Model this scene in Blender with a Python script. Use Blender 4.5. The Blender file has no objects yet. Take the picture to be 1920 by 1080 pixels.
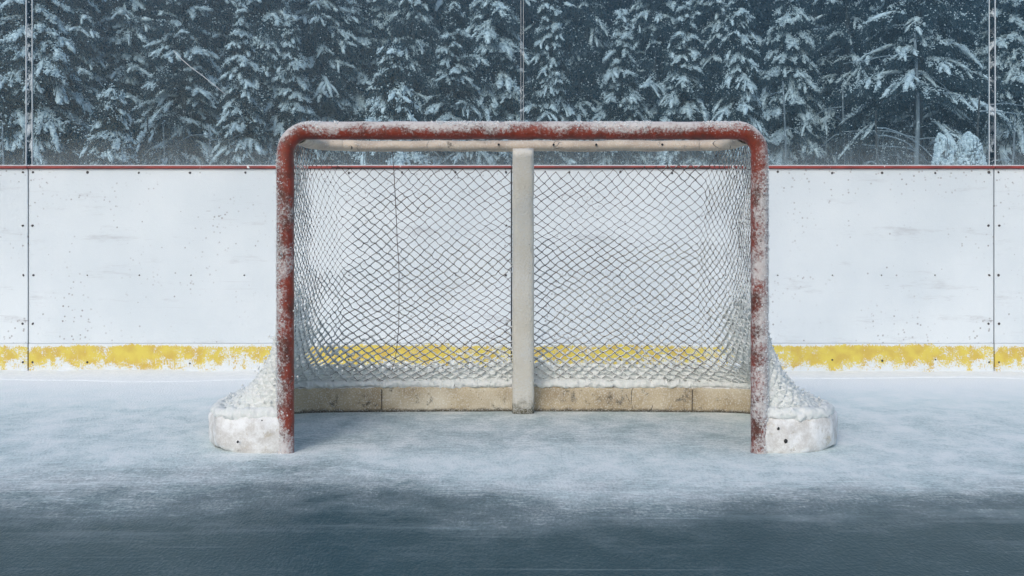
import bpy, math, random
import numpy as np
from mathutils import Vector
R = math.radians
random.seed(7)
rng = np.random.default_rng(11)
scn = bpy.context.scene
COL = scn.collection

# ------------------------------------------------------------------ camera frame used to place things
F, CH = 2210.0, 0.889            # focal length in photo pixels, eye height
GY = 4.70                        # goal line
GX = 0.0415                      # goal centre
BY = 7.28                        # face of the boards
def X(px, D): return (px - 960.0) * D / F
def Z(py, D): return CH + (430.0 - py) * D / F

# ------------------------------------------------------------------ helpers
def tag(o, label=None, cat=None, group=None, kind=None):
    if label: o['label'] = label
    if cat: o['category'] = cat
    if group: o['group'] = group
    if kind: o['kind'] = kind
    return o

def empty(name, loc=(0, 0, 0), rz=0.0):
    o = bpy.data.objects.new(name, None); COL.objects.link(o)
    o.location = loc; o.rotation_euler = (0, 0, rz); o.empty_display_size = 0.2
    return o

def mesh_obj(name, V, Q, mat, parent=None, smooth=True, T=None):
    """V (n,3); Q (m,4) quads; T (k,3) tris"""
    me = bpy.data.meshes.new(name)
    V = np.asarray(V, dtype=np.float32)
    Q = np.zeros((0, 4), np.int32) if Q is None or len(Q) == 0 else np.asarray(Q, np.int32)
    T = np.zeros((0, 3), np.int32) if T is None or len(T) == 0 else np.asarray(T, np.int32)
    me.vertices.add(len(V)); me.vertices.foreach_set('co', V.ravel())
    nl = Q.size + T.size
    me.loops.add(nl)
    me.loops.foreach_set('vertex_index', np.concatenate([Q.ravel(), T.ravel()]).astype(np.int32))
    n = len(Q) + len(T)
    me.polygons.add(n)
    st = np.concatenate([np.arange(len(Q)) * 4, Q.size + np.arange(len(T)) * 3]).astype(np.int32)
    me.polygons.foreach_set('loop_start', st)
    me.polygons.foreach_set('use_smooth', np.full(n, smooth, dtype=bool))
    me.update(calc_edges=True); me.validate()
    if mat: me.materials.append(mat)
    o = bpy.data.objects.new(name, me); COL.objects.link(o)
    if parent: o.parent = parent
    return o

class MB:
    """collects shapes into one mesh"""
    def __init__(s): s.V = []; s.Q = []; s.T = []; s.n = 0
    def add(s, V, Q=None, T=None):
        V = np.asarray(V, float)
        if Q is not None and len(Q): s.Q.append(np.asarray(Q) + s.n)
        if T is not None and len(T): s.T.append(np.asarray(T) + s.n)
        s.V.append(V); s.n += len(V)
    def box(s, c, d, bev=0.0):
        c = np.array(c, float); h = np.array(d, float) / 2
        if bev <= 0:
            V = [c + h * np.array([x, y, z]) for x in (-1, 1) for y in (-1, 1) for z in (-1, 1)]
            s.add(V, [[0, 1, 3, 2], [4, 6, 7, 5], [0, 4, 5, 1], [2, 3, 7, 6], [0, 2, 6, 4], [1, 5, 7, 3]])
            return
        V = []; idx = {}
        for x in (-1, 1):
            for y in (-1, 1):
                for z in (-1, 1):
                    for a in range(3):
                        v = h * np.array([x, y, z]) - bev * np.array([x, y, z]); v[a] = h[a] * (x, y, z)[a]
                        idx[(x, y, z, a)] = len(V); V.append(c + v)
        Q, T = [], []
        for a in range(3):
            b, d2 = (a + 1) % 3, (a + 2) % 3
            for sg in (-1, 1):
                q = []
                for (p, r) in ((-1, -1), (1, -1), (1, 1), (-1, 1)):
                    k = [0, 0, 0]; k[a] = sg; k[b] = p; k[d2] = r; q.append(idx[(*k, a)])
                Q.append(q if sg > 0 else q[::-1])
        for a in range(3):
            b, d2 = (a + 1) % 3, (a + 2) % 3
            for p in (-1, 1):
                for r in (-1, 1):
                    k1 = [0, 0, 0]; k1[a] = -1; k1[b] = p; k1[d2] = r
                    k2 = list(k1); k2[a] = 1
                    q = [idx[(*k1, b)], idx[(*k2, b)], idx[(*k2, d2)], idx[(*k1, d2)]]
                    Q.append(q if p * r > 0 else q[::-1])
        for x in (-1, 1):
            for y in (-1, 1):
                for z in (-1, 1):
                    t = [idx[(x, y, z, a)] for a in range(3)]
                    T.append(t if x * y * z > 0 else t[::-1])
        s.add(V, Q, T)
    def sweep(s, P, ring, frame=None, caps=True):
        """P (n,3) path, ring(i)->(k,2) section in (side, up); fixed up frames"""
        P = np.asarray(P, float); n = len(P)
        Tn = np.gradient(P, axis=0); Tn /= np.linalg.norm(Tn, axis=1)[:, None] + 1e-12
        rows = []
        for i in range(n):
            t = Tn[i]
            if frame is None:
                up = np.array([0, 0, 1.0]) if abs(t[2]) < .95 else np.array([0, 1.0, 0])
            else: up = np.array(frame, float)
            sd = np.cross(t, up); sd /= np.linalg.norm(sd); u2 = np.cross(sd, t)
            r = np.asarray(ring(i))
            rows.append(P[i] + r[:, :1] * sd + r[:, 1:2] * u2)
        k = len(rows[0]); V = np.concatenate(rows)
        i, j = np.meshgrid(np.arange(n - 1), np.arange(k), indexing='ij')
        j2 = (j + 1) % k
        Q = np.stack([i * k + j, i * k + j2, (i + 1) * k + j2, (i + 1) * k + j], -1).reshape(-1, 4)[:, ::-1]
        if caps:
            V = np.concatenate([V, [rows[0].mean(0), rows[-1].mean(0)]])
            a = np.arange(k); b = (a + 1) % k; c0, c1 = n * k, n * k + 1
            T = np.concatenate([np.stack([np.full(k, c0), a, b], 1), np.stack([np.full(k, c1), (n - 1) * k + b, (n - 1) * k + a], 1)])
        else: T = None
        s.add(V, Q, T)
    def build(s, name, mat, parent=None, smooth=True, loc=None):
        V = np.concatenate(s.V) if s.V else np.zeros((0, 3))
        Q = np.concatenate(s.Q) if s.Q else None
        T = np.concatenate(s.T) if s.T else None
        o = mesh_obj(name, V, Q, mat, parent, smooth, T)
        if loc is not None: o.location = loc
        return o

def circ(k, r): a = np.arange(k) / k * 2 * np.pi; return np.stack([r * np.cos(a), r * np.sin(a)], 1)

def hsh(ix, iy, iz, sd):
    h = (ix.astype(np.int64) * 374761393 + iy.astype(np.int64) * 668265263 + iz.astype(np.int64) * 2147483647 + sd * 1274126177) & 0x7fffffff
    h = (h ^ (h >> 13)) * 1274126177 & 0x7fffffff
    h = h ^ (h >> 16)
    return (h & 0xffff) / 65535.0
def vnoise(P, scale=1.0, sd=0):
    P = np.asarray(P, float) * scale; I = np.floor(P).astype(np.int64); f = P - I; f = f * f * (3 - 2 * f)
    out = 0
    for dx in (0, 1):
        for dy in (0, 1):
            for dz in (0, 1):
                w = (f[:, 0] if dx else 1 - f[:, 0]) * (f[:, 1] if dy else 1 - f[:, 1]) * (f[:, 2] if dz else 1 - f[:, 2])
                out = out + w * hsh(I[:, 0] + dx, I[:, 1] + dy, I[:, 2] + dz, sd)
    return out * 2 - 1
def fbm(P, scale, sd=0, o=3):
    s = 0; a = 1.0
    for k in range(o): s = s + a * vnoise(P, scale * 2 ** k, sd + k); a *= .5
    return s / 1.75

# unit blobs
def ico():
    t = (1 + 5 ** .5) / 2
    V = np.array([[-1, t, 0], [1, t, 0], [-1, -t, 0], [1, -t, 0], [0, -1, t], [0, 1, t], [0, -1, -t], [0, 1, -t], [t, 0, -1], [t, 0, 1], [-t, 0, -1], [-t, 0, 1]], float)
    V /= np.linalg.norm(V[0])
    T = np.array([[0, 11, 5], [0, 5, 1], [0, 1, 7], [0, 7, 10], [0, 10, 11], [1, 5, 9], [5, 11, 4], [11, 10, 2], [10, 7, 6], [7, 1, 8], [3, 9, 4], [3, 4, 2], [3, 2, 6], [3, 6, 8], [3, 8, 9], [4, 9, 5], [2, 4, 11], [6, 2, 10], [8, 6, 7], [9, 8, 1]])
    return V, T
ICO = ico()
OCT = (np.array([[1, 0, 0], [-1, 0, 0], [0, 1, 0], [0, -1, 0], [0, 0, 1], [0, 0, -1]], float),
       np.array([[0, 2, 4], [2, 1, 4], [1, 3, 4], [3, 0, 4], [2, 0, 5], [1, 2, 5], [3, 1, 5], [0, 3, 5]]))
def rand_rot(n, g):
    q = g.normal(size=(n, 4)); q /= np.linalg.norm(q, axis=1)[:, None]
    w, x, y, z = q.T
    return np.stack([1 - 2 * (y * y + z * z), 2 * (x * y - z * w), 2 * (x * z + y * w),
                     2 * (x * y + z * w), 1 - 2 * (x * x + z * z), 2 * (y * z - x * w),
                     2 * (x * z - y * w), 2 * (y * z + x * w), 1 - 2 * (x * x + y * y)], 1).reshape(n, 3, 3)
def blobs(C, S, g, shape=ICO, jit=.25):
    """C (n,3) centres, S (n,) or (n,3) radii -> V, T"""
    n = len(C); U, T = shape; k = len(U)
    S = np.asarray(S, float)
    if S.ndim == 1: S = np.repeat(S[:, None], 3, 1)
    U2 = np.einsum('nij,kj->nki', rand_rot(n, g), U)
    U2 = U2 * (1 + jit * g.normal(size=(n, k, 1)).clip(-1.5, 1.5))
    V = (C[:, None, :] + U2 * S[:, None, :]).reshape(-1, 3)
    TT = (T[None] + (np.arange(n) * k)[:, None, None]).reshape(-1, 3)
    return V, TT

# ------------------------------------------------------------------ material helper
class NT:
    def __init__(s, name):
        s.m = bpy.data.materials.new(name); s.m.use_nodes = True
        s.t = s.m.node_tree; s.t.nodes.clear()
        s.out = s.t.nodes.new('ShaderNodeOutputMaterial')
        s.tc = s.t.nodes.new('ShaderNodeTexCoord'); s.geo = s.t.nodes.new('ShaderNodeNewGeometry')
    def n(s, typ, **kw):
        nd = s.t.nodes.new(typ)
        for k, v in kw.items(): setattr(nd, k, v)
        return nd
    def put(s, sock, v):
        if isinstance(v, bpy.types.NodeSocket): s.t.links.new(v, sock)
        else:
            if isinstance(v, (tuple, list)) and len(v) == 3 and sock.type == 'RGBA': v = (*v, 1)
            sock.default_value = v
    def math(s, op, a, b=0.0, clamp=False):
        nd = s.n('ShaderNodeMath', operation=op, use_clamp=clamp); s.put(nd.inputs[0], a); s.put(nd.inputs[1], b); return nd.outputs[0]
    def add(s, a, b): return s.math('ADD', a, b)
    def mul(s, a, b): return s.math('MULTIPLY', a, b)
    def ramp(s, v, a, b, lo=0.0, hi=1.0, smooth=True):
        nd = s.n('ShaderNodeMapRange', interpolation_type='SMOOTHSTEP' if smooth else 'LINEAR')
        s.put(nd.inputs[0], v); nd.inputs[1].default_value = a; nd.inputs[2].default_value = b; nd.inputs[3].default_value = lo; nd.inputs[4].default_value = hi
        return nd.outputs[0]
    def vec(s, scale=(1, 1, 1), rot=(0, 0, 0), loc=(0, 0, 0), src=None):
        nd = s.n('ShaderNodeMapping'); s.put(nd.inputs[0], src or s.tc.outputs['Object'])
        nd.inputs['Scale'].default_value = scale; nd.inputs['Rotation'].default_value = rot; nd.inputs['Location'].default_value = loc
        return nd.outputs[0]
    def noise(s, scale, v=None, detail=3, rough=.55, dist=0.0):
        nd = s.n('ShaderNodeTexNoise'); s.put(nd.inputs['Vector'], v or s.tc.outputs['Object'])
        nd.inputs['Scale'].default_value = scale; nd.inputs['Detail'].default_value = detail; nd.inputs['Roughness'].default_value = rough; nd.inputs['Distortion'].default_value = dist
        return nd.outputs['Fac']
    def voro(s, scale, v=None, out='Distance', feature='F1', rnd=1.0):
        nd = s.n('ShaderNodeTexVoronoi', feature=feature); s.put(nd.inputs['Vector'], v or s.tc.outputs['Object'])
        nd.inputs['Scale'].default_value = scale; nd.inputs['Randomness'].default_value = rnd
        return nd.outputs[out]
    def mix(s, f, a, b):
        nd = s.n('ShaderNodeMix', data_type='RGBA'); s.put(nd.inputs[0], f); s.put(nd.inputs[6], a); s.put(nd.inputs[7], b); return nd.outputs[2]
    def xyz(s, src=None):
        nd = s.n('ShaderNodeSeparateXYZ'); s.put(nd.inputs[0], src or s.tc.outputs['Object']); return nd.outputs
    def nrm(s): return s.xyz(s.geo.outputs['Normal'])
    def bump(s, h, strength=.3, dist=.005, prev=None):
        nd = s.n('ShaderNodeBump'); s.put(nd.inputs['Height'], h); nd.inputs['Strength'].default_value = strength; nd.inputs['Distance'].default_value = dist
        if prev: s.put(nd.inputs['Normal'], prev)
        return nd.outputs[0]
    def finish(s, color, rough=.6, normal=None, spec=.5, **kw):
        p = s.n('ShaderNodeBsdfPrincipled'); s.put(p.inputs['Base Color'], color); s.put(p.inputs['Roughness'], rough)
        s.put(p.inputs['Specular IOR Level'], spec)
        if normal: s.put(p.inputs['Normal'], normal)
        for k, v in kw.items(): s.put(p.inputs[k], v)
        s.t.links.new(p.outputs[0], s.out.inputs['Surface'])
        return s.m

M = {}
# frosted red steel of the goal frame
def red_frame():
    t = NT('frosted_red_steel')
    x, y, z = t.xyz(); nx, ny, nz = t.nrm()
    side = t.mul(t.math('SIGN', x), nx)                       # outward side of each post
    big = t.noise(5.0, detail=4, rough=.6); med = t.noise(19, detail=5, rough=.7); fine = t.noise(105, detail=3, rough=.8)
    v = t.add(t.mul(nz, .55), t.mul(side, .24))
    v = t.add(v, t.mul(t.add(big, -.5), 1.75)); v = t.add(v, t.mul(t.add(med, -.5), .95)); v = t.add(v, t.mul(t.add(fine, -.5), 1.7))
    v = t.add(v, t.mul(t.ramp(z, .42, .0), .20)); v = t.add(v, t.mul(t.math('GREATER_THAN', x, 0), t.mul(t.ramp(z, 1.2, 1.1), .12)))
    v = t.add(v, t.mul(t.ramp(z, 1.26, 1.30), .05))
    f = t.ramp(v, -.20, .40)
    rust = t.mix(t.ramp(t.noise(9, detail=6, rough=.7), .42, .68), (.23, .032, .013), (.075, .022, .012))
    rust = t.mix(t.ramp(t.noise(30, detail=3), .6, .7), rust, (.30, .05, .025))
    snow = t.mix(t.noise(60, detail=3), (.50, .47, .46), (.74, .75, .76))
    c = t.mix(t.mul(f, .88), rust, snow)
    chip = t.ramp(t.voro(26), .10, .05)
    c = t.mix(t.mul(chip, t.ramp(t.noise(4), .5, .62)), c, (.02, .012, .01))
    b = t.bump(t.add(t.mul(fine, .6), t.mul(f, .8)), .55, .006)
    return t.finish(c, t.ramp(f, 0, 1, .38, .85), b, .4)
M['red'] = red_frame()

def snow_mat(name, a=(.62, .66, .69), b=(.82, .84, .86), sc=40, bd=.01, rough=.9, bs=.6):
    t = NT(name)
    n = t.noise(sc, detail=4, rough=.7)
    return t.finish(t.mix(t.ramp(n, .3, .7), a, b), rough, t.bump(t.noise(sc * 2.5, detail=3, rough=.7), bs, bd), .25)
M['snow'] = snow_mat('packed_snow')
def net_snow():
    t = NT('net_frost'); n = t.noise(45, detail=4, rough=.7)
    c = t.mix(t.ramp(n, .3, .7), (.82, .86, .84), (.93, .94, .935)); bp = t.bump(t.noise(150, detail=2, rough=.7), .5, .004)
    d = t.n('ShaderNodeBsdfDiffuse'); tl = t.n('ShaderNodeBsdfTranslucent'); mx = t.n('ShaderNodeMixShader'); mx.inputs[0].default_value = .22
    for k in (d, tl): t.put(k.inputs['Color'], c); t.put(k.inputs['Normal'], bp)
    t.t.links.new(d.outputs[0], mx.inputs[1]); t.t.links.new(tl.outputs[0], mx.inputs[2]); t.t.links.new(mx.outputs[0], t.out.inputs['Surface'])
    return t.m
M['net_snow'] = net_snow()
M['tree_snow'] = snow_mat('branch_snow', (.46, .54, .58), (.74, .80, .83), 9, .05, .95, .4)
M['drift'] = snow_mat('drift_snow', (.82, .85, .87), (.90, .92, .93), 25, .01, .9, .4)

# cream vinyl padding, dirt; snow where the wind packs it (front ends of the base)
def cream(name, snowy, k=1.0):
    t = NT(name)
    x, y, z = t.xyz(); nx, ny, nz = t.nrm()
    c = t.mix(t.ramp(t.noise(5, detail=5, rough=.65), .32, .7), tuple(k * q for q in (.50, .42, .29 * (1 + .35 * (k - 1)))), tuple(k * q for q in (.33, .26, .165 * (1 + .6 * (k - 1)))))
    c = t.mix(t.ramp(t.noise(3.1, v=t.vec(loc=(3, 1, 7)), detail=2), .55, .75), c, (.60, .54, .42))
    d = t.mul(t.ramp(t.noise(13, detail=6, rough=.75), .55, .68), .8)
    c = t.mix(d, c, (.045, .04, .03))
    c = t.mix(t.mul(t.ramp(t.voro(55), .13, .06), t.ramp(t.noise(6), .48, .56)), c, (.05, .045, .035))
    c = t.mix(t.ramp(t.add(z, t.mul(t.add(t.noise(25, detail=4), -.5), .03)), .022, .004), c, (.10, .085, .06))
    crack = t.mul(t.ramp(t.voro(7, feature='DISTANCE_TO_EDGE', v=t.vec((1, 1, .45))), .010, .004), t.ramp(t.noise(4, v=t.vec(loc=(9, 4, 2))), .56, .6))
    c = t.mix(crack, c, (.03, .025, .02))
    fine = t.noise(160, detail=2)
    h = t.mul(t.noise(22, detail=4), .7)
    if snowy:
        f = t.ramp(t.add(y, t.mul(t.add(t.noise(9, detail=5, rough=.7), -.5), .5)), .52, .26)
        f = t.math('MAXIMUM', f, t.ramp(t.add(nz, t.mul(t.add(t.noise(30, detail=3), -.5), 1.2)), .55, .8))
        f = t.math('MAXIMUM', f, t.mul(t.ramp(t.add(nx, t.mul(x, 0)), 2, 3), 1))
        hole = t.mul(t.ramp(t.noise(17, detail=5, rough=.75), .57, .66), .5)
        f = t.mul(f, t.math('SUBTRACT', 1.0, hole))
        sn = t.mix(t.ramp(t.noise(14, detail=5, rough=.7), .35, .65), (.55, .53, .51), (.82, .83, .84))
        c = t.mix(f, c, sn); h = t.add(h, t.mul(f, .8))
    c = t.mix(t.mul(t.ramp(fine, .5, .68), .5), c, (.75, .75, .73))
    return t.finish(c, .7, t.bump(t.add(h, t.mul(fine, .35)), .5, .007), .3)
M['base'] = cream('stained_cream_padding', True)
M['pad'] = cream('cream_padding', False, 1.4)

def centre_mat():
    t = NT('pale_cream_sleeve')
    x, y, z = t.xyz()
    c = t.mix(t.ramp(t.noise(4, v=t.vec((1, 1, .4)), detail=4), .3, .7), (.66, .62, .54), (.76, .73, .66))
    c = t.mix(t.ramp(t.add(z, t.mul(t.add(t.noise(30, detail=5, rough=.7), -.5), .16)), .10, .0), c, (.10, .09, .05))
    c = t.mix(t.mul(t.ramp(t.voro(30), .11, .05), t.ramp(t.noise(5), .55, .62)), c, (.12, .10, .07))
    c = t.mix(t.mul(t.ramp(t.add(t.noise(110, detail=3, rough=.8), t.mul(t.add(t.noise(7, detail=4), -.5), .5)), .44, .66), .6), c, (.74, .75, .75))
    return t.finish(c, .7, t.bump(t.add(t.noise(120, detail=3), t.mul(t.noise(14, v=t.vec((1, 1, .3))), .8)), .8, .006), .3)
M['centre'] = centre_mat()

def plain(name, col, rough=.6, var=.25, sc=30):
    t = NT(name); d = tuple(c * (1 - var) for c in col)
    return t.finish(t.mix(t.noise(sc, detail=3), d, col), rough, t.bump(t.noise(sc * 3), .2, .002))
M['thread'] = plain('dark_net_cord', (.125, .080, .074), .85)
M['dark'] = plain('dark_rubber', (.015, .014, .014), .7)
M['bolt'] = plain('weathered_steel', (.06, .05, .05), .5)

# rink boards: scuffed white sheet
def board():
    t = NT('scuffed_white_board')
    x, y, z = t.xyz()
    c = t.mix(t.ramp(t.noise(1.3, detail=4), .3, .7), (.62, .675, .715), (.71, .755, .785))
    spk = t.mul(t.ramp(t.voro(34, v=t.vec((1, .01, 1))), .26, .12), t.ramp(t.noise(2.2, v=t.vec((1, .01, 1)), detail=5, rough=.75), .48, .66))
    c = t.mix(t.mul(spk, .75), c, (.24, .20, .20))
    spk2 = t.mul(t.ramp(t.voro(15, v=t.vec((1, .01, 1), loc=(4, 0, 2))), .10, .06), t.ramp(t.noise(3.3, v=t.vec((1, .01, 1), loc=(7, 0, 1)), detail=3), .45, .55))
    c = t.mix(t.mul(spk2, .6), c, (.16, .13, .13))
    sc = t.mul(t.ramp(t.voro(5.0, v=t.vec((.55, .01, 3.2), rot=(0, .12, 0))), .06, .03), t.ramp(t.noise(2.6, v=t.vec((1, .01, 1), loc=(2, 0, 8))), .5, .58))
    smear = t.mul(t.ramp(t.noise(1, v=t.vec((1.6, .01, 9), rot=(0, .15, 0), loc=(3, 0, 1)), detail=5, rough=.7), .56, .72), .42)
    c = t.mix(smear, c, (.36, .36, .38))
    c = t.mix(t.mul(sc, .8), c, (.20, .18, .19))
    lines = t.mul(t.ramp(t.noise(1, v=t.vec((1.2, .01, 70)), detail=2), .64, .72), t.ramp(t.noise(2.2, v=t.vec((1, .01, 1), loc=(5, 0, 3))), .50, .62))
    c = t.mix(t.mul(lines, .18), c, (.35, .34, .36))
    pit = t.noise(48, v=t.vec((1, .01, 1)), detail=3, rough=.7)
    return t.finish(c, .55, t.bump(t.add(pit, t.mul(spk, -1.0)), .5, .006), .35)
M['board'] = board()

def kick():
    t = NT('frosted_yellow_kickplate')
    x, y, z = t.xyz()
    pl = (1, .01, 1)
    big = t.noise(3.2, v=t.vec(pl), detail=3, rough=.6); med = t.noise(17, v=t.vec(pl), detail=5, rough=.72); fine = t.noise(110, v=t.vec(pl), detail=2, rough=.7)
    v = t.ramp(z, .0, .10, -.34, .34, smooth=False)
    v = t.add(v, t.mul(t.add(big, -.5), 1.9)); v = t.add(v, t.mul(t.add(med, -.5), 2.1)); v = t.add(v, t.mul(t.add(fine, -.5), 1.7))
    v = t.add(v, t.ramp(z, .155, .187, 0, -.75))
    yel = t.mix(t.ramp(t.noise(12, v=t.vec(pl), detail=4), .35, .68), (.68, .54, .045), (.58, .39, .03))
    fr = t.mix(t.noise(60), (.62, .67, .70), (.76, .79, .81))
    f = t.ramp(v, -.08, .22)
    return t.finish(t.mix(t.mul(f, .92), fr, yel), .7, t.bump(t.add(fine, t.mul(f, -.6)), .4, .005), .3)
M['kick'] = kick()

def cap():
    t = NT('chipped_red_cap')
    c = t.mix(t.ramp(t.noise(6, detail=4), .35, .7), (.33, .045, .035), (.20, .03, .028))
    c = t.mix(t.ramp(t.noise(9, v=t.vec((1, .3, .3), loc=(1, 5, 2)), detail=4, rough=.7), .64, .68), c, (.75, .74, .74))
    return t.finish(c, .5, t.bump(t.noise(60, detail=3), .3, .003))
M['cap'] = cap()
M['ledge'] = plain('frosted_ledge', (.66, .70, .74), .7)

def glass():
    t = NT('clear_acrylic')
    tr = t.n('ShaderNodeBsdfTransparent'); tr.inputs[0].default_value = (.85, .95, .99, 1)
    gl = t.n('ShaderNodeBsdfGlossy'); gl.inputs['Roughness'].default_value = .06
    df = t.n('ShaderNodeBsdfDiffuse'); df.inputs[0].default_value = (.7, .75, .78, 1)
    fr = t.n('ShaderNodeFresnel'); fr.inputs[0].default_value = 1.3
    m1 = t.n('ShaderNodeMixShader'); t.put(m1.inputs[0], t.mul(fr.outputs[0], .5)); t.t.links.new(tr.outputs[0], m1.inputs[1]); t.t.links.new(gl.outputs[0], m1.inputs[2])
    x, y, z = t.xyz()
    spots = t.mul(t.ramp(t.noise(140, v=t.vec((1, .01, 1)), detail=1), .68, .76), .10)
    low = t.mul(t.ramp(t.add(z, t.mul(t.add(t.noise(4, v=t.vec((1, .01, 1)), detail=5), -.5), .25)), 1.52, 1.26), .07)
    m2 = t.n('ShaderNodeMixShader'); t.put(m2.inputs[0], t.add(spots, low)); t.t.links.new(m1.outputs[0], m2.inputs[1]); t.t.links.new(df.outputs[0], m2.inputs[2])
    t.t.links.new(m2.outputs[0], t.out.inputs['Surface'])
    return t.m
M['glass'] = glass()
M['edge'] = plain('frosted_pane_edge', (.62, .68, .72), .4)

def ice():
    t = NT('frosted_rink_ice')
    x, y, z = t.xyz()
    n1 = t.noise(.42, v=t.vec((1, 1.5, 1), loc=(2.3, 1.1, 0)), detail=3); n2 = t.noise(1.0, v=t.vec((1.3, 1.2, 1), rot=(0, 0, .12)), detail=9, rough=.70, dist=.1)
    n3 = t.noise(1.0, v=t.vec((105, 42, 1)), detail=3, rough=.7); n4 = t.noise(1, v=t.vec((5, 3.5, 1), loc=(3, 8, 0)), detail=9, rough=.76, dist=.25)
    e = t.add(y, t.mul(t.add(n1, -.5), 1.5)); e = t.add(e, t.mul(t.add(n2, -.5), 1.5))
    e = t.add(e, t.mul(t.ramp(t.math('ABSOLUTE', t.add(x, -.05)), .95, .1), .22))
    m = t.ramp(e, 3.5, 4.65, 0, .95)
    m = t.add(m, t.ramp(y, 5.4, 6.9, 0, .34))
    gb = t.mul(t.ramp(t.math('ABSOLUTE', t.add(x, -GX)), 1.08, .86), t.mul(t.ramp(t.add(y, t.mul(t.add(n2, -.5), .5)), 4.55, 5.0), t.ramp(y, 5.95, 5.75)))
    m = t.math('SUBTRACT', m, t.mul(gb, .22))
    m = t.add(m, t.mul(t.add(n4, -.5), t.ramp(y, 3.4, 4.4, .24, 1.0)))
    m = t.add(m, t.mul(t.add(n3, -.5), t.ramp(m, 0, .3, .22, .95)))
    fib = t.noise(1, v=t.vec((14, 60, 1), rot=(0, 0, 1.0)), detail=4, rough=.6, dist=1.4)
    fib2 = t.noise(1, v=t.vec((14, 64, 1), rot=(0, 0, -.95), loc=(4, 4, 0)), detail=4, rough=.6, dist=1.4)
    fb = t.math('MAXIMUM', t.ramp(fib, .56, .66), t.ramp(fib2, .56, .66))
    m = t.add(m, t.mul(fb, t.ramp(m, .0, .4, .05, .36)))
    ws = t.mul(t.ramp(t.noise(1, v=t.vec((.8, 4.5, 1), rot=(0, 0, .10), loc=(6, 2, 0)), detail=8, rough=.68), .50, .70), t.mul(t.ramp(y, 3.0, 3.5), t.ramp(y, 4.6, 4.2)))
    m = t.add(m, t.mul(ws, .20))
    # sparse flecks and skate scratches on the clear ice
    cut = t.mul(t.ramp(t.noise(1, v=t.vec((.7, 48, 1), rot=(0, 0, .95)), detail=2, dist=.3), .68, .73), .28)
    cut2 = t.mul(t.ramp(t.noise(1, v=t.vec((.6, 40, 1), rot=(0, 0, -1.15), loc=(5, 2, 0)), detail=2, dist=.3), .69, .74), .22)
    m = t.add(m, t.math('MAXIMUM', cut, cut2))
    fl = t.mul(t.ramp(t.voro(9, v=t.vec((.8, 1.6, 1), rot=(0, 0, .3))), .04, .015), .5)
    m = t.math('ADD', m, fl, clamp=True)
    clear = t.mix(n4, (.012, .052, .068), (.030, .088, .106))
    frost = t.mix(t.ramp(n4, .3, .7), (.66, .775, .775), (.87, .90, .89))
    frost = t.mix(t.ramp(t.add(y, t.mul(t.add(n2, -.5), 1.2)), 5.7, 6.9), frost, (.86, .89, .90))  # frost whitened towards the boards, its colour offsetting the blue sky light on ice
    c = t.mix(m, clear, frost)
    b = t.bump(t.add(t.mul(n3, .9), t.mul(m, .8)), .6, .008)
    return t.finish(c, t.ramp(m, 0, .6, .30, .85), b, t.ramp(m, 0, .6, .055, .08))
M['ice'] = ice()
M['ground'] = snow_mat('snow_field', (.60, .65, .70), (.76, .79, .82), 3, .05)

def needles(name, a, b):
    t = NT(name)
    n = t.noise(1.6, detail=3); f = t.noise(40, detail=1)
    c = t.mix(t.ramp(n, .35, .7), a, b)
    c = t.mix(t.mul(t.ramp(f, .60, .70), .45), c, (.34, .41, .46))
    return t.finish(c, .8, None, .2)
M['needle'] = needles('spruce_needles', (.013, .028, .036), (.026, .046, .056))
M['needle_far'] = plain('deep_wood_needles', (.014, .030, .040), .9, .4, 2)
def bark(name, a, b, fr):
    t = NT(name)
    c = t.mix(t.noise(14, v=t.vec((1, 1, .25)), detail=4), a, b)
    c = t.mix(t.ramp(t.noise(7, v=t.vec((1, 1, .5)), detail=5, rough=.7), .52, .66, 0, fr), c, (.62, .67, .70))
    return t.finish(c, .9, t.bump(t.noise(30, v=t.vec((1, 1, .3)), detail=3), .5, .02), .2)
M['bark'] = bark('dark_bark', (.030, .032, .034), (.075, .075, .075), .55)
M['pale_bark'] = bark('frosted_bark', (.14, .16, .18), (.27, .30, .33), .9)
M['twig'] = bark('frosted_twigs', (.13, .16, .19), (.30, .35, .39), .9)
M['brush'] = bark('brush_twigs', (.05, .065, .075), (.13, .16, .18), .6)

# ================================================================== SETTING
mb = MB(); mb.add([[-140, -28, -.03], [140, -28, -.03], [140, 130, -.03], [-140, 130, -.03]], [[0, 1, 2, 3]])
tag(mb.build('ground', M['ground'], smooth=False), kind='structure')
mb = MB(); mb.add([[-14, -20, 0], [14, -20, 0], [14, BY + .02, 0], [-14, BY + .02, 0]], [[0, 1, 2, 3]])
tag(mb.build('ice', M['ice'], smooth=False), kind='structure')

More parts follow.
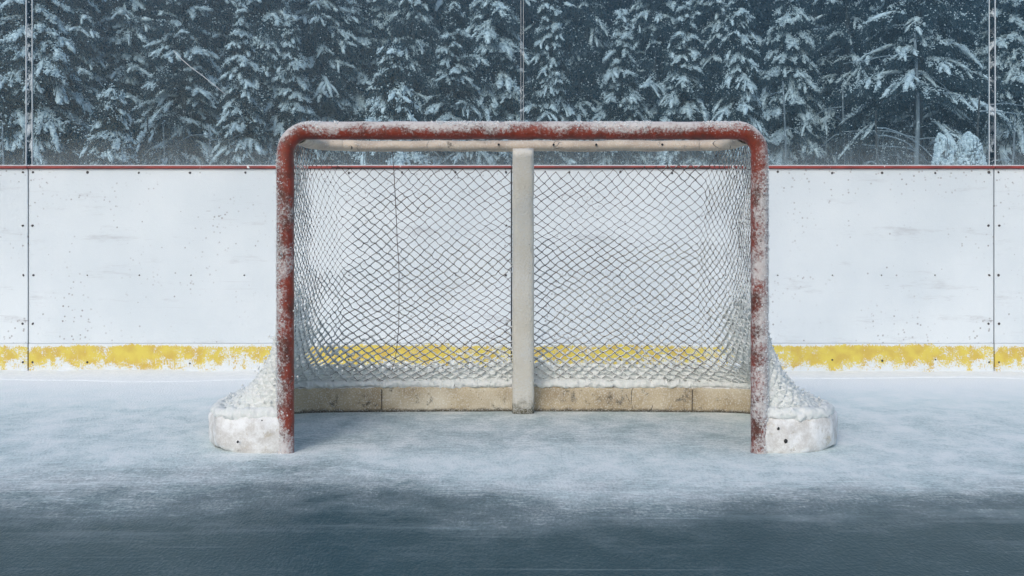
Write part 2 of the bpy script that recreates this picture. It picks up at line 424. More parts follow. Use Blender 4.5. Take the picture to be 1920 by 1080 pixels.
# ================================================================== BOARDS
def pxb(px): return X(px, BY)
edges = [-850, 53, 959, 1864, 2770]
blabels = ['white rink board panel at the left edge of the photo, left of the left seam',
           'scuffed white rink board panel running from the left seam to behind the goal centre support',
           'speckled white rink board panel running from behind the goal centre support to the right seam',
           'white rink board panel at the right edge of the photo, right of the right seam']
HB = Z(316, BY)
kick_top = Z(644, BY)
for i in range(4):
    x0, x1 = pxb(edges[i]), pxb(edges[i + 1]); gap = .0035; cx = (x0 + x1) / 2; w = x1 - x0 - 2 * gap
    t = empty('rink_board', (cx, BY, 0)); tag(t, blabels[i], 'rink board', 'white rink boards behind the goal')
    b = MB(); b.box((0, .012, (HB + kick_top) / 2), (w, .024, HB - kick_top - .002), .003); b.build('panel', M['board'], t, False)
    # backing and frame behind the sheet
    b = MB(); b.box((0, .055, HB / 2), (w + 2 * gap, .05, HB - .01))
    b.build('backing', M['dark'], t, False)
    b = MB(); b.box((0, .040, HB + .0075), (w + gap, .12, .015), .003); b.build('cap_rail', M['cap'], t, False)
    b = MB(); b.box((0, .055, HB + .0195), (w + gap, .07, .008), .002); b.build('ledge', M['ledge'], t, False)
    b = MB(); b.box((0, .010, kick_top / 2), (w, .028, kick_top), .003); b.build('kick_plate', M['kick'], t, False)
    xs = [edges[i] + 10 + k * 0 for k in (0,)]
    n = 8; px0, px1 = edges[i] + 9, edges[i + 1] - 10
    def bolt(px, py, r):
        q = MB(); ang = np.arange(9) / 9 * 2 * np.pi; pr = [(r, 0), (r, -.003), (r * .7, -.006), (r * .25, -.0065)]
        V = []; 
        for (rr, dy) in pr: V += [[rr * math.cos(a), dy, rr * math.sin(a)] for a in ang]
        Q = [[a * 9 + k, a * 9 + (k + 1) % 9, (a + 1) * 9 + (k + 1) % 9, (a + 1) * 9 + k] for a in range(3) for k in range(9)]
        c0 = len(V); V.append([0, -.0065, 0]); T = [[27 + k, 27 + (k + 1) % 9, c0] for k in range(9)]
        q.add(V, Q, T); o = q.build('bolt', M['bolt'], t)
        o.location = (pxb(px) - cx, 0 if py < 644 else -.004, Z(py, BY)); o.scale = (random.uniform(.6, 1.0), 1, random.uniform(.65, 1.05))
        o.rotation_euler = (0, random.uniform(-.6, .6), 0)
    for py, r in ((323, .0095), (423, .0085), (516, .0085), (607, .0085), (679, .0085)):
        bolt(px0 + random.uniform(-1, 1), py, r); bolt(px1 + random.uniform(-1, 1), py, r)
    for k in range(1, n + 1):
        px = px0 + (px1 - px0) * k / (n + 1) + random.uniform(-4, 4)
        bolt(px, 323 + random.uniform(-1, 1.5), .0085); bolt(px + random.uniform(-2, 2), 516, .0055)
        if random.random() < .75: bolt(px, 679 + random.uniform(-5, 3), .007)

# snow drift along the foot of the boards
nx_, ny_ = 560, 18
xx = np.linspace(-9, 9, nx_); tt = np.linspace(0, 1, ny_)
XX, TT = np.meshgrid(xx, tt, indexing='ij')
P0 = np.stack([XX.ravel(), TT.ravel() * 0, 0 * XX.ravel()], 1)
reach = (.30 + .22 * fbm(P0, .9, 3)).reshape(XX.shape); hgt = (.016 + .012 * fbm(P0, 1.7, 8) + .008 * fbm(P0, 9, 12)).reshape(XX.shape)
YY = BY + .004 - reach * TT
ZZ = .004 + hgt * (1 - TT) ** 1.5 + .0025 * vnoise(np.stack([XX.ravel(), YY.ravel(), 0 * XX.ravel()], 1), 30, 5).reshape(XX.shape) * (1 - TT)
ZZ[:, -1] = -.004
V = np.stack([XX, YY, ZZ], -1).reshape(-1, 3)
i, j = np.meshgrid(np.arange(nx_ - 1), np.arange(ny_ - 1), indexing='ij')
Q = np.stack([i * ny_ + j, i * ny_ + j + 1, (i + 1) * ny_ + j + 1, (i + 1) * ny_ + j], -1).reshape(-1, 4)
tag(mesh_obj('snow_drift', V, Q, M['drift']), 'thin drift of snow along the foot of the yellow kick strip', 'snow', kind='stuff')

# ================================================================== GLASS PANES above the boards
gy = BY + .075
gedges = [-868, 55, 979, 1860, 2784]
glabels = ['clear pane of rink glass at the left edge, left of the left pane joint',
           'clear pane of rink glass with a long diagonal scratch, left of the goal centre support',
           'clear pane of rink glass between the goal centre support and the right pane joint',
           'clear pane of rink glass at the right edge, right of the right pane joint']
for i in range(4):
    x0, x1 = X(gedges[i] + (2 if i == 2 else 5), gy), X(gedges[i + 1] - (2 if i == 1 else 5), gy); z0, z1 = HB + .024, HB + 1.75; cx = (x0 + x1) / 2
    t = empty('glass_pane', (cx, gy, 0)); tag(t, glabels[i], 'rink glass', 'glass panes above the boards')
    b = MB(); b.box((0, 0, (z0 + z1) / 2), (x1 - x0 - .014, .012, z1 - z0)); b.build('pane', M['glass'], t, False)
    for s in (-1, 1):
        ew = .0022 if (i, s) in ((1, 1), (2, -1)) else .0045
        b = MB(); b.box((s * ((x1 - x0) / 2 - ew / 2), 0, (z0 + z1) / 2), (ew, .013, z1 - z0)); b.build('pane_edge', M['edge'], t, False)
    if i == 1:
        pts = [(326, 96), (342, 112), (358, 126), (380, 142), (400, 158), (423, 177)]
        P = np.array([[X(a, gy) - cx, -.007, Z(bb, gy)] for a, bb in pts])
        b = MB(); b.sweep(P, lambda k: circ(5, .0026), frame=(0, 1, 0)); b.build('scratch', M['edge'], t)

# ================================================================== HOCKEY GOAL
goal = empty('hockey_goal', (GX, GY, 0))
tag(goal, 'frosted red hockey goal with snow-crusted netting standing on the ice', 'hockey goal')
HW, TR, CZ, CR = .945, .0345, 1.281, .092
def tube_noise(b):
    V = b.V[0]; return V
def frame_tube(P, name, amp=.0022):
    b = MB(); b.sweep(P, lambda k: circ(28, TR), frame=(0, 1, 0), caps=False)
    V = b.V[0]; ctr = np.array(P)
    d = fbm(V, 16, 2, 4)
    # push along the section radius
    idx = np.repeat(np.arange(len(P)), 28)
    c = ctr[np.minimum(idx, len(P) - 1)]
    rad = V[:len(idx)] - c; rad /= np.linalg.norm(rad, axis=1)[:, None] + 1e-9
    V[:len(idx)] += rad * (d[:len(idx)] * amp + np.clip(rad[:, 2], 0, 1) * .0035)[:, None]
    return b.build(name, M['red'], goal)
for s in (-1, 1):
    zz = np.linspace(-.004, CZ - CR - .02, 110)
    P = np.stack([np.full_like(zz, s * HW), 0 * zz, zz], 1)
    frame_tube(P, 'post')
a = np.linspace(0, np.pi / 2, 18)
left = np.stack([-HW + CR - CR * np.cos(a), 0 * a, CZ - CR + CR * np.sin(a)], 1)
xs = np.linspace(-HW + CR, HW - CR, 170)[1:-1]
P = np.concatenate([[[-HW, 0, CZ - CR - .02]], left, np.stack([xs, 0 * xs, np.full_like(xs, CZ)], 1), left[::-1] * [-1, 1, 1], [[HW, 0, CZ - CR - .02]]])
crossbar = frame_tube(P, 'crossbar')
# grains of rime on the frame
g = np.random.default_rng(5)
def rime(n, fn, name, parent):
    C, S = fn(n); V, T = blobs(C, S, g, OCT); return mesh_obj(name, V, None, M['snow'], parent, True, T)
def fn_bar(n):
    x = g.uniform(-HW + .02, HW - .02, n); th = g.normal(np.pi / 2, .55, n)
    z = np.full(n, CZ); ex = np.clip(np.abs(x) - (HW - CR), 0, CR); z = CZ - CR + np.sqrt(np.maximum(CR ** 2 - ex ** 2, 0))
    r = TR + g.uniform(.0005, .004, n); r = r - np.where(vnoise(np.stack([x, 0 * x, 0 * x], 1), 9, 3) + .5 * vnoise(np.stack([x, 0 * x, 0 * x], 1), 27, 4) < -.12, .008, 0)
    return np.stack([x, -r * np.cos(th), z + r * np.sin(th)], 1), g.uniform(.002, .0048, n)
rime(3600, fn_bar, 'frost', crossbar)

def fn_post(sg):
    def f(n):
        z = g.uniform(.0, CZ - CR, n); th = g.normal(0 if sg > 0 else np.pi, .75, n); r = TR + g.uniform(.0, .003, n)
        return np.stack([sg * HW + r * np.cos(th), r * np.sin(th), z], 1), g.uniform(.0015, .0038, n) 
    return f
for o_ in [q for q in goal.children if q.name.startswith('post')]:
    rime(1500, fn_post(1 if o_.data.vertices[0].co.x > 0 else -1), 'frost', o_)

# plan curves (left half mirrored)
def half_curve(pts, n):
    """Catmull-Rom through pts, resampled by arc length"""
    P = np.array(pts, float); E = np.concatenate([[2 * P[0] - P[1]], P, [2 * P[-1] - P[-2]]]); out = []
    for k in range(len(P) - 1):
        p0, p1, p2, p3 = E[k:k + 4]; t = np.linspace(0, 1, 30, endpoint=False)[:, None]
        out.append(.5 * (2 * p1 + (p2 - p0) * t + (2 * p0 - 5 * p1 + 4 * p2 - p3) * t ** 2 + (3 * p1 - p0 - 3 * p2 + p3) * t ** 3))
    out.append(P[-1:]); C = np.concatenate(out)
    L = np.concatenate([[0], np.cumsum(np.linalg.norm(np.diff(C, axis=0), axis=1))]); s = np.linspace(0, L[-1], n)
    return np.stack([np.interp(s, L, C[:, a]) for a in range(2)], 1)
top_side = [(-.945, .0), (-.945, .16), (-.938, .30), (-.90, .40), (-.82, .45)]
bot_side = [(-.950, .025), (-1.09, .022), (-1.20, .07), (-1.262, .20), (-1.285, .40), (-1.268, .64), (-1.205, .86), (-1.10, 1.0), (-.95, 1.045)]
NS = 200
TS, BS = half_curve(top_side, NS), half_curve(bot_side, NS)
TB = np.stack([np.linspace(-.82, .82, NS), .45 + .025 * (1 - (np.linspace(-1, 1, NS)) ** 2)], 1)
BB = np.stack([np.linspace(-.95, .95, NS), 1.045 + .03 * (1 - (np.linspace(-1, 1, NS)) ** 2)], 1)
U1 = .28
def plan(u, side, back):
    u = np.asarray(u, float); out = np.zeros(u.shape + (2,)); k = np.linspace(0, 1, NS)
    um = np.minimum(u, 1 - u); m = um <= U1; sgn = np.where(u > .5, -1, 1)
    for c in (0, 1):
        sv = np.interp(um / U1, k, side[:, c]); bv = np.interp((u - U1) / (1 - 2 * U1), k, back[:, c])
        out[..., c] = np.where(m, sv * (sgn if c == 0 else 1), bv)
    return out
ZT, ZB = 1.262, .125
def net_surface(u, t):
    u = np.clip(u, 0, 1); t = np.clip(t, 0, 1)
    a, b = plan(u, TS, TB), plan(u, BS, BB)
    wl = .12 * t ** 2 + .88 * t ** 6.5; wd = t ** .8
    x = a[..., 0] + (b[..., 0] - a[..., 0]) * wl; y = a[..., 1] + (b[..., 1] - a[..., 1]) * wd
    z = ZT + (ZB - ZT) * t
    return np.stack([x, y, z], -1)

# base padding
uu = np.linspace(0, 1, 420); pl = plan(uu, BS, BB)
P = np.stack([pl[:, 0], pl[:, 1], 0 * uu], 1)
def pad_ring(k):
    um = min(uu[k], 1 - uu[k]); fr = max(0, 1 - um / .16)
    h = .128 + .024 * fr; w = .030 + .018 * fr
    a = np.arange(20) / 20 * 2 * np.pi
    e = .45
    return np.stack([w * np.sign(np.cos(a)) * np.abs(np.cos(a)) ** e, h / 2 - .004 + h / 2 * np.sign(np.sin(a)) * np.abs(np.sin(a)) ** e], 1)
b = MB(); b.sweep(P, pad_ring)
V = b.V[0]; um = np.abs(V[:, 0])
amp = np.interp(V[:, 1], [0, .45, .7], [.020, .012, .004])
dd = np.stack([fbm(V, 9, s, 4) for s in (1, 5, 9)], 1) * amp[:, None]; V += dd
base = b.build('base_pad', M['base'], goal)
def inner_point(px, py_, D):  # point on the inner face of the rear pad
    return (X(px, D) - GX, D - GY)
for px in (716, 1297):
    x = X(px, 5.73) - GX
    if abs(x) > .93: continue
    yb = 1.045 + .03 * (1 - (x / .95) ** 2) - .0345
    b = MB(); b.box((x, yb, .062), (.0025, .006, .10)); b.build('seam', M['dark'], base, False)
for (px, py, D, r) in ((494, 788, 4.71, .010), (449, 826, 4.70, .005), (1456, 801, 4.70, .006), (1470, 824, 4.70, .009)):
    V, T = blobs(np.array([[X(px, D) - GX, D - GY - .030, Z(py, D)]]), np.array([[r, .012, r * 1.2]]), g, ICO, .1)
    mesh_obj('hole', V, None, M['dark'], base, True, T)

# top bar padding and side arms
ut = np.linspace(0, 1, 300); pt = plan(ut, TS, TB); P = np.stack([pt[:, 0] * .955, np.maximum(pt[:, 1], .02), np.full_like(ut, CZ - .026)], 1)[2:-2]
b = MB(); a20 = np.arange(18) / 18 * 2 * np.pi
b.sweep(P, lambda k: np.stack([.038 * np.cos(a20), .024 * np.sin(a20)], 1))
V = b.V[0]; V += np.stack([fbm(V, 12, s, 4) for s in (2, 6, 8)], 1) * .006
topbar = b.build('top_bar', M['pad'], goal)
for px in (935, 1038, 1118, 1242):
    D = 5.12; V, T = blobs(np.array([[X(px, D) - GX, .436 - .012, Z(271, D)]]), np.array([[.006, .012, .006]]), g, ICO, .1)
    mesh_obj('hole', V, None, M['dark'], topbar, True, T)
# centre support
n = 60; tt = np.linspace(0, 1, n)
xc = X(981, 5.4) - GX
P = np.stack([np.full(n, X(981, 5.1) - GX) + (X(981, 5.7) - X(981, 5.1)) * tt, .425 + (1.005 - .425) * tt, 1.236 - 1.236 * tt], 1)
b = MB()
def cring(k):
    w = .0465 + .006 * tt[k]; d = .030; a = np.arange(24) / 24 * 2 * np.pi; e = .7
    return np.stack([w * np.sign(np.cos(a)) * np.abs(np.cos(a)) ** e, d * np.sign(np.sin(a)) * np.abs(np.sin(a)) ** e], 1)
b.sweep(P, cring, frame=(0, 1, 0)); V = b.V[0]; V += np.stack([fbm(V, 10, s, 3) for s in (3, 4, 7)], 1) * .004
b.build('centre_support', M['centre'], goal)

# netting : two families of diagonal cords
NU, NV = 74, 28
def net_node(i, j):
    """i in half-cells along, j in half-cells down"""
    u = i / (2.0 * NU); t = (j / (2.0 * NV)); t = t ** .92
    q = np.stack([u * 9, t * 5, 0 * u], 1)
    fade = np.minimum(1, np.minimum(np.minimum(u, 1 - u) * 14, (1 - t) * 6 + .1))
    uw = u + .0075 * fbm(q, .8, 3, 2) * fade + .0014 * vnoise(q, 7, 21) * fade
    tw = t + .024 * fbm(q, .8, 9, 2) * fade * np.minimum(1, t * 9) + .004 * vnoise(q, 7, 31) * fade * np.minimum(1, t * 9)
    S = net_surface(uw, tw)
    e = 1e-3
    du = net_surface(uw + e, tw) - net_surface(uw - e, tw); dt = net_surface(uw, tw + e) - net_surface(uw, tw - e)
    nr = np.cross(du, dt); nr /= np.linalg.norm(nr, axis=1)[:, None] + 1e-9
    return S + nr * (.016 * fbm(q, 1.4, 14, 3) * fade)[:, None], u, t
ii, jj = np.meshgrid(np.arange(2 * NU + 1), np.arange(2 * NV + 1), indexing='ij')
m = (ii + jj) % 2 == 0
I, J = ii[m].astype(float), jj[m].astype(float)
nodeid = -np.ones(ii.shape, int); nodeid[m] = np.arange(m.sum())
NP, NUu, NT_ = net_node(I, J)
seg = []
for d in (1, -1):
    a = nodeid[:-1, :] ; 
    for i in range(2 * NU):
        js = np.arange(2 * NV + 1)
        j2 = js + d; ok = (j2 >= 0) & (j2 <= 2 * NV) & (nodeid[i, js] >= 0)
        seg += list(zip(nodeid[i, js[ok]], nodeid[i + 1, j2[ok]]))
seg = np.array(seg)
# horizontal selvage at the top and bottom
def cords(A, B, ra, rb, k=4, sag=None, mid=True):
    """tubes from A to B, radii ra, rb, with a sagging middle ring"""
    n = len(A); d = B - A; L = np.linalg.norm(d, axis=1)[:, None]; d = d / (L + 1e-9)
    up = np.where(np.abs(d[:, 2:3]) > .9, np.array([[1.0, 0, 0]]), np.array([[0, 0, 1.0]]))
    s = np.cross(d, up); s /= np.linalg.norm(s, axis=1)[:, None] + 1e-9; w = np.cross(s, d)
    rings = []
    Mi = (A + B) / 2
    if sag is not None: Mi = Mi + sag
    an = np.arange(k) / k * 2 * np.pi
    for Pc, r in ((A, ra), (Mi, (ra + rb) / 2 * .85), (B, rb)):
        rings.append(Pc[:, None] + r[:, None, None] * (np.cos(an)[None, :, None] * s[:, None] + np.sin(an)[None, :, None] * w[:, None]))
    V = np.stack(rings, 1).reshape(-1, 3)
    q = []
    for rr in range(2):
        for c in range(k): q.append([rr * k + c, rr * k + (c + 1) % k, (rr + 1) * k + (c + 1) % k, (rr + 1) * k + c])
    Q = (np.array(q)[None] + (np.arange(n) * 3 * k)[:, None, None]).reshape(-1, 4)
    return V, Q
g = np.random.default_rng(21)
TOPT = .088
low_ = (NT_ > TOPT) | (np.minimum(NUu, 1 - NUu) < U1 - .01)
seg = seg[low_[seg[:, 0]] & low_[seg[:, 1]]]
A, B = NP[seg[:, 0]], NP[seg[:, 1]]
q = np.stack([NUu * 9, NT_ * 5, 0 * NUu], 1)
thick = .00135 + .0005 * fbm(q, 1.3, 40, 2)
thick = thick * np.where(np.minimum(NUu, 1 - NUu) < U1, .72, 1.0)
sag = g.normal(size=A.shape) * .0022 + np.array([0, 0, -.0012])
V, Q = cords(A, B, thick[seg[:, 0]], thick[seg[:, 1]], 4, sag)
nb_ = MB(); nb_.add(V, Q)
ue = np.linspace(U1 - .012, 1 - U1 + .012, 200); nb_.sweep(net_surface(ue, np.full(200, TOPT)), lambda k: circ(5, .0026))
net = nb_.build('netting', M['thread'], goal)
# knots
V, T = blobs(NP[low_], .0030 * g.uniform(.7, 1.4, low_.sum()), g, OCT, .1)
mesh_obj('knots', V, None, M['thread'], net, True, T)['kind'] = 'stuff'
# snow caught in the net
um = np.minimum(NUu, 1 - NUu)
sn = .14 + .26 * np.clip((NT_ - .35) / .4, 0, 1) + .22 * np.clip((NT_ - .74) / .1, 0, 1) + .75 * np.clip((NT_ - .88) / .1, 0, 1) + .8 * np.clip((.25 - um) / .14, 0, 1) * np.clip((NT_ - .35) / .5, .30, 1)
sn = sn + .26 * fbm(q, .9, 50, 3)
sn = np.clip(sn, 0, 1.5)
def S3(k): return sn[k]
sa, sb = sn[seg[:, 0]], sn[seg[:, 1]]
ok = (sa + sb) > .50
off = np.array([0, .004, .0015])
r0 = lambda s: .0010 + .0046 * np.clip(s, 0, 1.35)
Vc, Qc = cords(A[ok] + off, B[ok] + off, r0(sa[ok]), r0(sb[ok]), 5, sag[ok] + g.normal(size=A[ok].shape) * .002)
crust = MB(); crust.add(Vc, Qc)
# lumps on knots and in the cells
C = NP + off + g.normal(size=NP.shape) * .004; S = (.0012 + .0036 * np.clip(sn, 0, 1.3)) * g.uniform(.6, 1.25, len(NP))
kk = (S > .0026) & low_
Vb, Tb = blobs(C[kk], S[kk], g, ICO, .16); crust.add(Vb, None, Tb)
# cell filling near the bottom and the sides
hi = np.repeat(np.arange(len(NP)), 2); sel = g.random(len(hi)) < np.clip((sn[hi] - .50) * .95, 0, 1)
hi = hi[sel]
cell = .026
C = NP[hi] + off + np.stack([g.normal(size=len(hi)) * .020, g.normal(size=len(hi)) * .007 + np.where(um[hi] < .2, g.normal(size=len(hi)) * .02, 0), g.normal(size=len(hi)) * .016], 1)
Vb, Tb = blobs(C, g.uniform(.003, .0075, len(hi)) * np.clip(sn[hi], .6, 1.2), g, OCT, .12); crust.add(Vb, None, Tb)
# a pillowed shell of frozen snow between the cords, open where little snow has caught
sub = 6
gi, gj = np.meshgrid(np.arange(2 * NU * sub + 1) / sub, np.arange(int(2 * NV * .55) * sub, 2 * NV * sub + 1) / sub, indexing='ij')
SP, su, st = net_node(gi.ravel(), gj.ravel())
sq = np.stack([su * 9, st * 5, 0 * su], 1); sm = np.minimum(su, 1 - su)
cov = .0 + .28 * np.clip((st - .70) / .15, 0, 1) + .95 * np.clip((st - .885) / .075, 0, 1) + .80 * np.clip((.26 - sm) / .10, 0, 1) * np.clip((st - .52) / .26, 0, 1)
cov = cov + .34 * fbm(sq, 1.2, 60, 3) * np.clip((st - .6) / .1, 0, 1) + .16 * vnoise(sq, 14, 61)
d1 = (gi + gj).ravel() / 2; d2 = (gi - gj).ravel() / 2
dist = np.minimum(np.abs(d1 - np.round(d1)), np.abs(d2 - np.round(d2))) * 2
pillow = np.sin(np.clip(dist, 0, 1) * np.pi / 2)
keep = (dist < cov) & (cov > .22)
out = np.stack([SP[:, 0] * .25, SP[:, 1] - .45, np.full(len(SP), .25)], 1); out[:, 0] = np.where(sm < U1, SP[:, 0] - np.sign(SP[:, 0]) * .5, 0); out /= np.linalg.norm(out, axis=1)[:, None]
SPd = SP + out * (.003 + .012 * pillow + .003 * vnoise(sq, 30, 62) + .004 * vnoise(sq, 95, 63))[:, None]
n0, n1 = gi.shape; ki = keep.reshape(n0, n1)
a_, b_ = np.meshgrid(np.arange(n0 - 1), np.arange(n1 - 1), indexing='ij')
okq = (ki[:-1, :-1].astype(int) + ki[1:, :-1] + ki[:-1, 1:] + ki[1:, 1:]) >= 3
QQ = np.stack([a_ * n1 + b_, a_ * n1 + b_ + 1, (a_ + 1) * n1 + b_ + 1, (a_ + 1) * n1 + b_], -1)[okq]
used = np.unique(QQ); mp = -np.ones(n0 * n1, int); mp[used] = np.arange(len(used))
F0 = SPd[used]; B0 = F0 - out[used] * .004
crust.add(np.concatenate([F0, B0]), np.concatenate([mp[QQ], (mp[QQ] + len(used))[:, ::-1]]))
crust.build('snow_crust', M['net_snow'], net)
# rolled snow rim where the net laps over the base
ur = np.linspace(0, 1, 1100); pb = plan(ur, BS, BB); umr = np.minimum(ur, 1 - ur)
P = np.stack([pb[:, 0], pb[:, 1] - .010, .136 + .020 * np.clip(1 - umr / .10, 0, 1)], 1)
rr_ = .019 + .006 * fbm(P, 6, 71, 3) + .006 * np.clip(1 - umr / .2, 0, 1)
b = MB(); b.sweep(P, lambda k: circ(16, rr_[k]) * [1.25, 1.0]); V = b.V[0]
V += np.stack([fbm(V, 30, s, 3) for s in (81, 82, 83)], 1) * .013 + np.stack([vnoise(V, 80, s) for s in (84, 85, 86)], 1) * .006
b.build('snow_rim', M['net_snow'], goal)
# vertical lacing cord hanging in the net
n = 60; tt = np.linspace(.02, .93, n); i0 = .5 + (X(741, 5.3) - GX) / 1.64 * (1 - 2 * U1)
Pn = net_surface(np.full(n, i0), tt); Pn[:, 0] += fbm(np.stack([tt * 8, tt * 0, tt * 0], 1), 1.0, 5) * .003; Pn[:, 1] -= .006
b = MB(); b.sweep(Pn, lambda k: circ(5, .0017), frame=(0, 1, 0)); b.build('lacing_cord', M['thread'], goal)

# ================================================================== TREES
def ngon_path(b, P, r0, r1, k=7, wob=.0, sd=0):
    n = len(P); r = np.linspace(r0, r1, n)
    b.sweep(P, lambda i: circ(k, r[i]), frame=(0, 1, 0))

def spruce_arrays(H, Rr, zc, sp, nb, droop, snow, seed, rise=.22, fin=2.6, dens=1.0, big=1.0):
    """needle quads, snow blobs and bare limbs of a crown, trunk at origin"""
    g = np.random.default_rng(seed)
    z = zc; arms = []
    while z < H - .15:
        k = (z - zc) / (H - zc); Lm = Rr * (1 - k) ** .80
        nbr = max(4, int(round(nb * (.6 + .4 * (1 - k)))))
        a0 = g.uniform(0, 6.28)
        for q in range(nbr):
            az = a0 + q * 2 * np.pi / nbr + g.normal() * .25; L = max(.16, Lm * g.uniform(.6, 1.2)); z0 = z + g.normal() * sp * .25
            arms.append((az, L, z0, rise * g.uniform(.3, 1.5) * (1 + .6 * k), droop * g.uniform(.6, 1.4) * (1 - .40 * k)))
        z += sp * g.uniform(.8, 1.2) * (1 - .45 * k)
    NQ, SB, BR, CORE = [], [], [], []
    for (az, L, z0, rs, dr) in arms:
        e = np.array([math.cos(az), math.sin(az), 0]); s_ = np.array([-math.sin(az), math.cos(az), 0])
        bend = g.normal() * .10
        def pt(s): return e * (L * s)[:, None] + s_ * (L * bend * s ** 2)[:, None] + np.array([0, 0, 1.0]) * (z0 + L * (rs * s - dr * s ** 1.9))[:, None]
        BR.append(pt(np.linspace(0, 1, 5)))
        arm_snow = snow * (0.12 if g.random() < .28 else g.uniform(.55, 1.35))
        fl = [(pt(np.linspace(.22, 1.0, max(5, int(L * 10)))), L * .78, 1.0)]
        nf = max(1, int(fin * (L + .35) + g.random()))
        for f in range(nf):
            s0 = g.uniform(.25, .85); sd = 1 if f % 2 else -1
            l = (.55 * L * (1 - s0) + .16) * g.uniform(.75, 1.3)
            an = sd * g.uniform(.45, 1.1); dv = e * math.cos(an) + s_ * math.sin(an)
            t = np.linspace(0, 1, max(4, int(l * 12))); o = pt(np.array([s0]))[0]
            slope = rs - 1.9 * dr * s0 ** .9
            fp = o + dv * (l * t)[:, None] + np.array([0, 0, 1.0]) * (l * (slope * .6 * t - g.uniform(.15, .75) * t ** 1.6))[:, None]
            fl.append((fp, l, .78))
        for fp, l, ww in fl:
            nn = int(l * 120 * dens) + 4
            t = g.uniform(0, len(fp) - 1.001, nn); i0 = t.astype(int); fr = (t - i0)[:, None]
            c = fp[i0] * (1 - fr) + fp[i0 + 1] * fr; d = fp[i0 + 1] - fp[i0]; d /= np.linalg.norm(d, axis=1)[:, None] + 1e-9
            c = c + g.normal(size=(nn, 3)) * .05 * big
            dirn = d * .5 + g.normal(size=(nn, 3)) * .5 + np.array([0, 0, -.75]); dirn /= np.linalg.norm(dirn, axis=1)[:, None]
            NQ.append((c + np.array([0, 0, -.05 * big]), dirn, g.uniform(.10, .26, nn) * big))
            ns = int(l * 150 * dens * arm_snow * ww)
            if ns > 3:
                t = g.beta(1.7, 1.15, ns) * (len(fp) - 1.001)
                gate = np.sin(t * g.uniform(1.0, 2.2) + g.uniform(0, 6.28)) + g.normal(size=ns) * .45   # clumps with gaps
                t = t[gate > -.45]; n2 = len(t)
                if n2 == 0: continue
                i0 = t.astype(int); fr = (t - i0)[:, None]
                c = fp[i0] * (1 - fr) + fp[i0 + 1] * fr
                w = (.035 + .085 * np.sin(np.pi * np.clip(t / (len(fp) - 1), .10, .93))) * ww * big
                c = c + np.clip(g.normal(size=(n2, 3)), -1.7, 1.7) * (w * .75)[:, None] * np.array([1, 1, .55]) + np.array([0, 0, .05 * big])
                SB.append((c, g.uniform(.014, .036, n2) * big))
            if arm_snow > .5 and len(fp) >= 4:
                # solid snow pads lying on the finger, one or two with a gap between
                tmax = len(fp) - 1.0; cuts = [(.05, .97)] if l < .55 or g.random() < .55 else [(.06, g.uniform(.45, .58)), (g.uniform(.60, .68), .98)]
                for (ta, tb_) in cuts:
                    if g.random() > .35 + .5 * arm_snow: continue
                    tq = np.linspace(ta, tb_, 7) * tmax; i0 = np.minimum(tq.astype(int), len(fp) - 2); fr = (tq - i0)[:, None]
                    c = fp[i0] * (1 - fr) + fp[i0 + 1] * fr + np.array([0, 0, .045 * big])
                    prof = np.sin(np.pi * np.linspace(.06, .95, 7)) ** .6 * np.linspace(.75, 1.1, 7)
                    wv = g.uniform(.060, .115) * ww * big * prof * g.uniform(.8, 1.2, 7)
                    CORE.append((c, wv))
    return NQ, SB, BR, CORE

def needle_mesh(NQ, g, wid=(.010, .020)):
    C = np.concatenate([q[0] for q in NQ]); D = np.concatenate([q[1] for q in NQ]); L = np.concatenate([q[2] for q in NQ])
    n = len(C); s = np.cross(D, g.normal(size=(n, 3))); s /= np.linalg.norm(s, axis=1)[:, None] + 1e-9
    w = g.uniform(*wid, n)[:, None]; E = C + D * L[:, None]; Mi = C + D * (L * .5)[:, None]
    V = np.stack([C, Mi + s * w, E, Mi - s * w], 1).reshape(-1, 3)
    return V, np.arange(4 * n).reshape(n, 4)

def core_pads(sb, CO, g, ns=7):
    an = np.arange(ns) / ns * 2 * np.pi
    for c, wv in CO:
        rg = [np.stack([w * np.cos(an) * g.uniform(.6, 1.4, ns), w * .62 * np.sin(an) * g.uniform(.6, 1.4, ns)], 1) for w in wv]
        sb.sweep(c, lambda i: rg[i])
PROTO = {}
def proto(key, H, Rr, zc, sp, nb, droop, snow, seed, **kw):
    NQ, SB, BR, CO = spruce_arrays(H, Rr, zc, sp, nb, droop, snow, seed, **kw); g = np.random.default_rng(seed + 99)
    V, Q = needle_mesh(NQ, g)
    b = MB(); b.add(V, Q)
    for P in BR: b.sweep(P, lambda i: circ(4, .022 - .0045 * i), frame=(0, 0, 1) if False else None, caps=False)
    crown = b.build('crown', M['needle'], None, False)
    C = np.concatenate([s[0] for s in SB]); S = np.concatenate([s[1] for s in SB])
    S3_ = np.stack([S, S, S * .75], 1)
    V, T = blobs(C, S3_, g, OCT, .2)
    sb = MB(); sb.add(V, None, T)
    core_pads(sb, CO, g)
    snowo = sb.build('snow', M['tree_snow'], None, True)
    tb = MB(); zz = np.linspace(0, H, 24); w = .018 * H
    P = np.stack([.03 * np.sin(zz * .9 + seed), .03 * np.cos(zz * .7), zz], 1); r = np.linspace(.013 * H + .03, .012, 24)
    tb.sweep(P, lambda i: circ(9, r[i]), frame=(0, 1, 0))
    trunk = tb.build('trunk', M['bark'], None)
    PROTO[key] = dict(H=H, parts=[crown, snowo, trunk], used=False, data=(C, S, NQ))

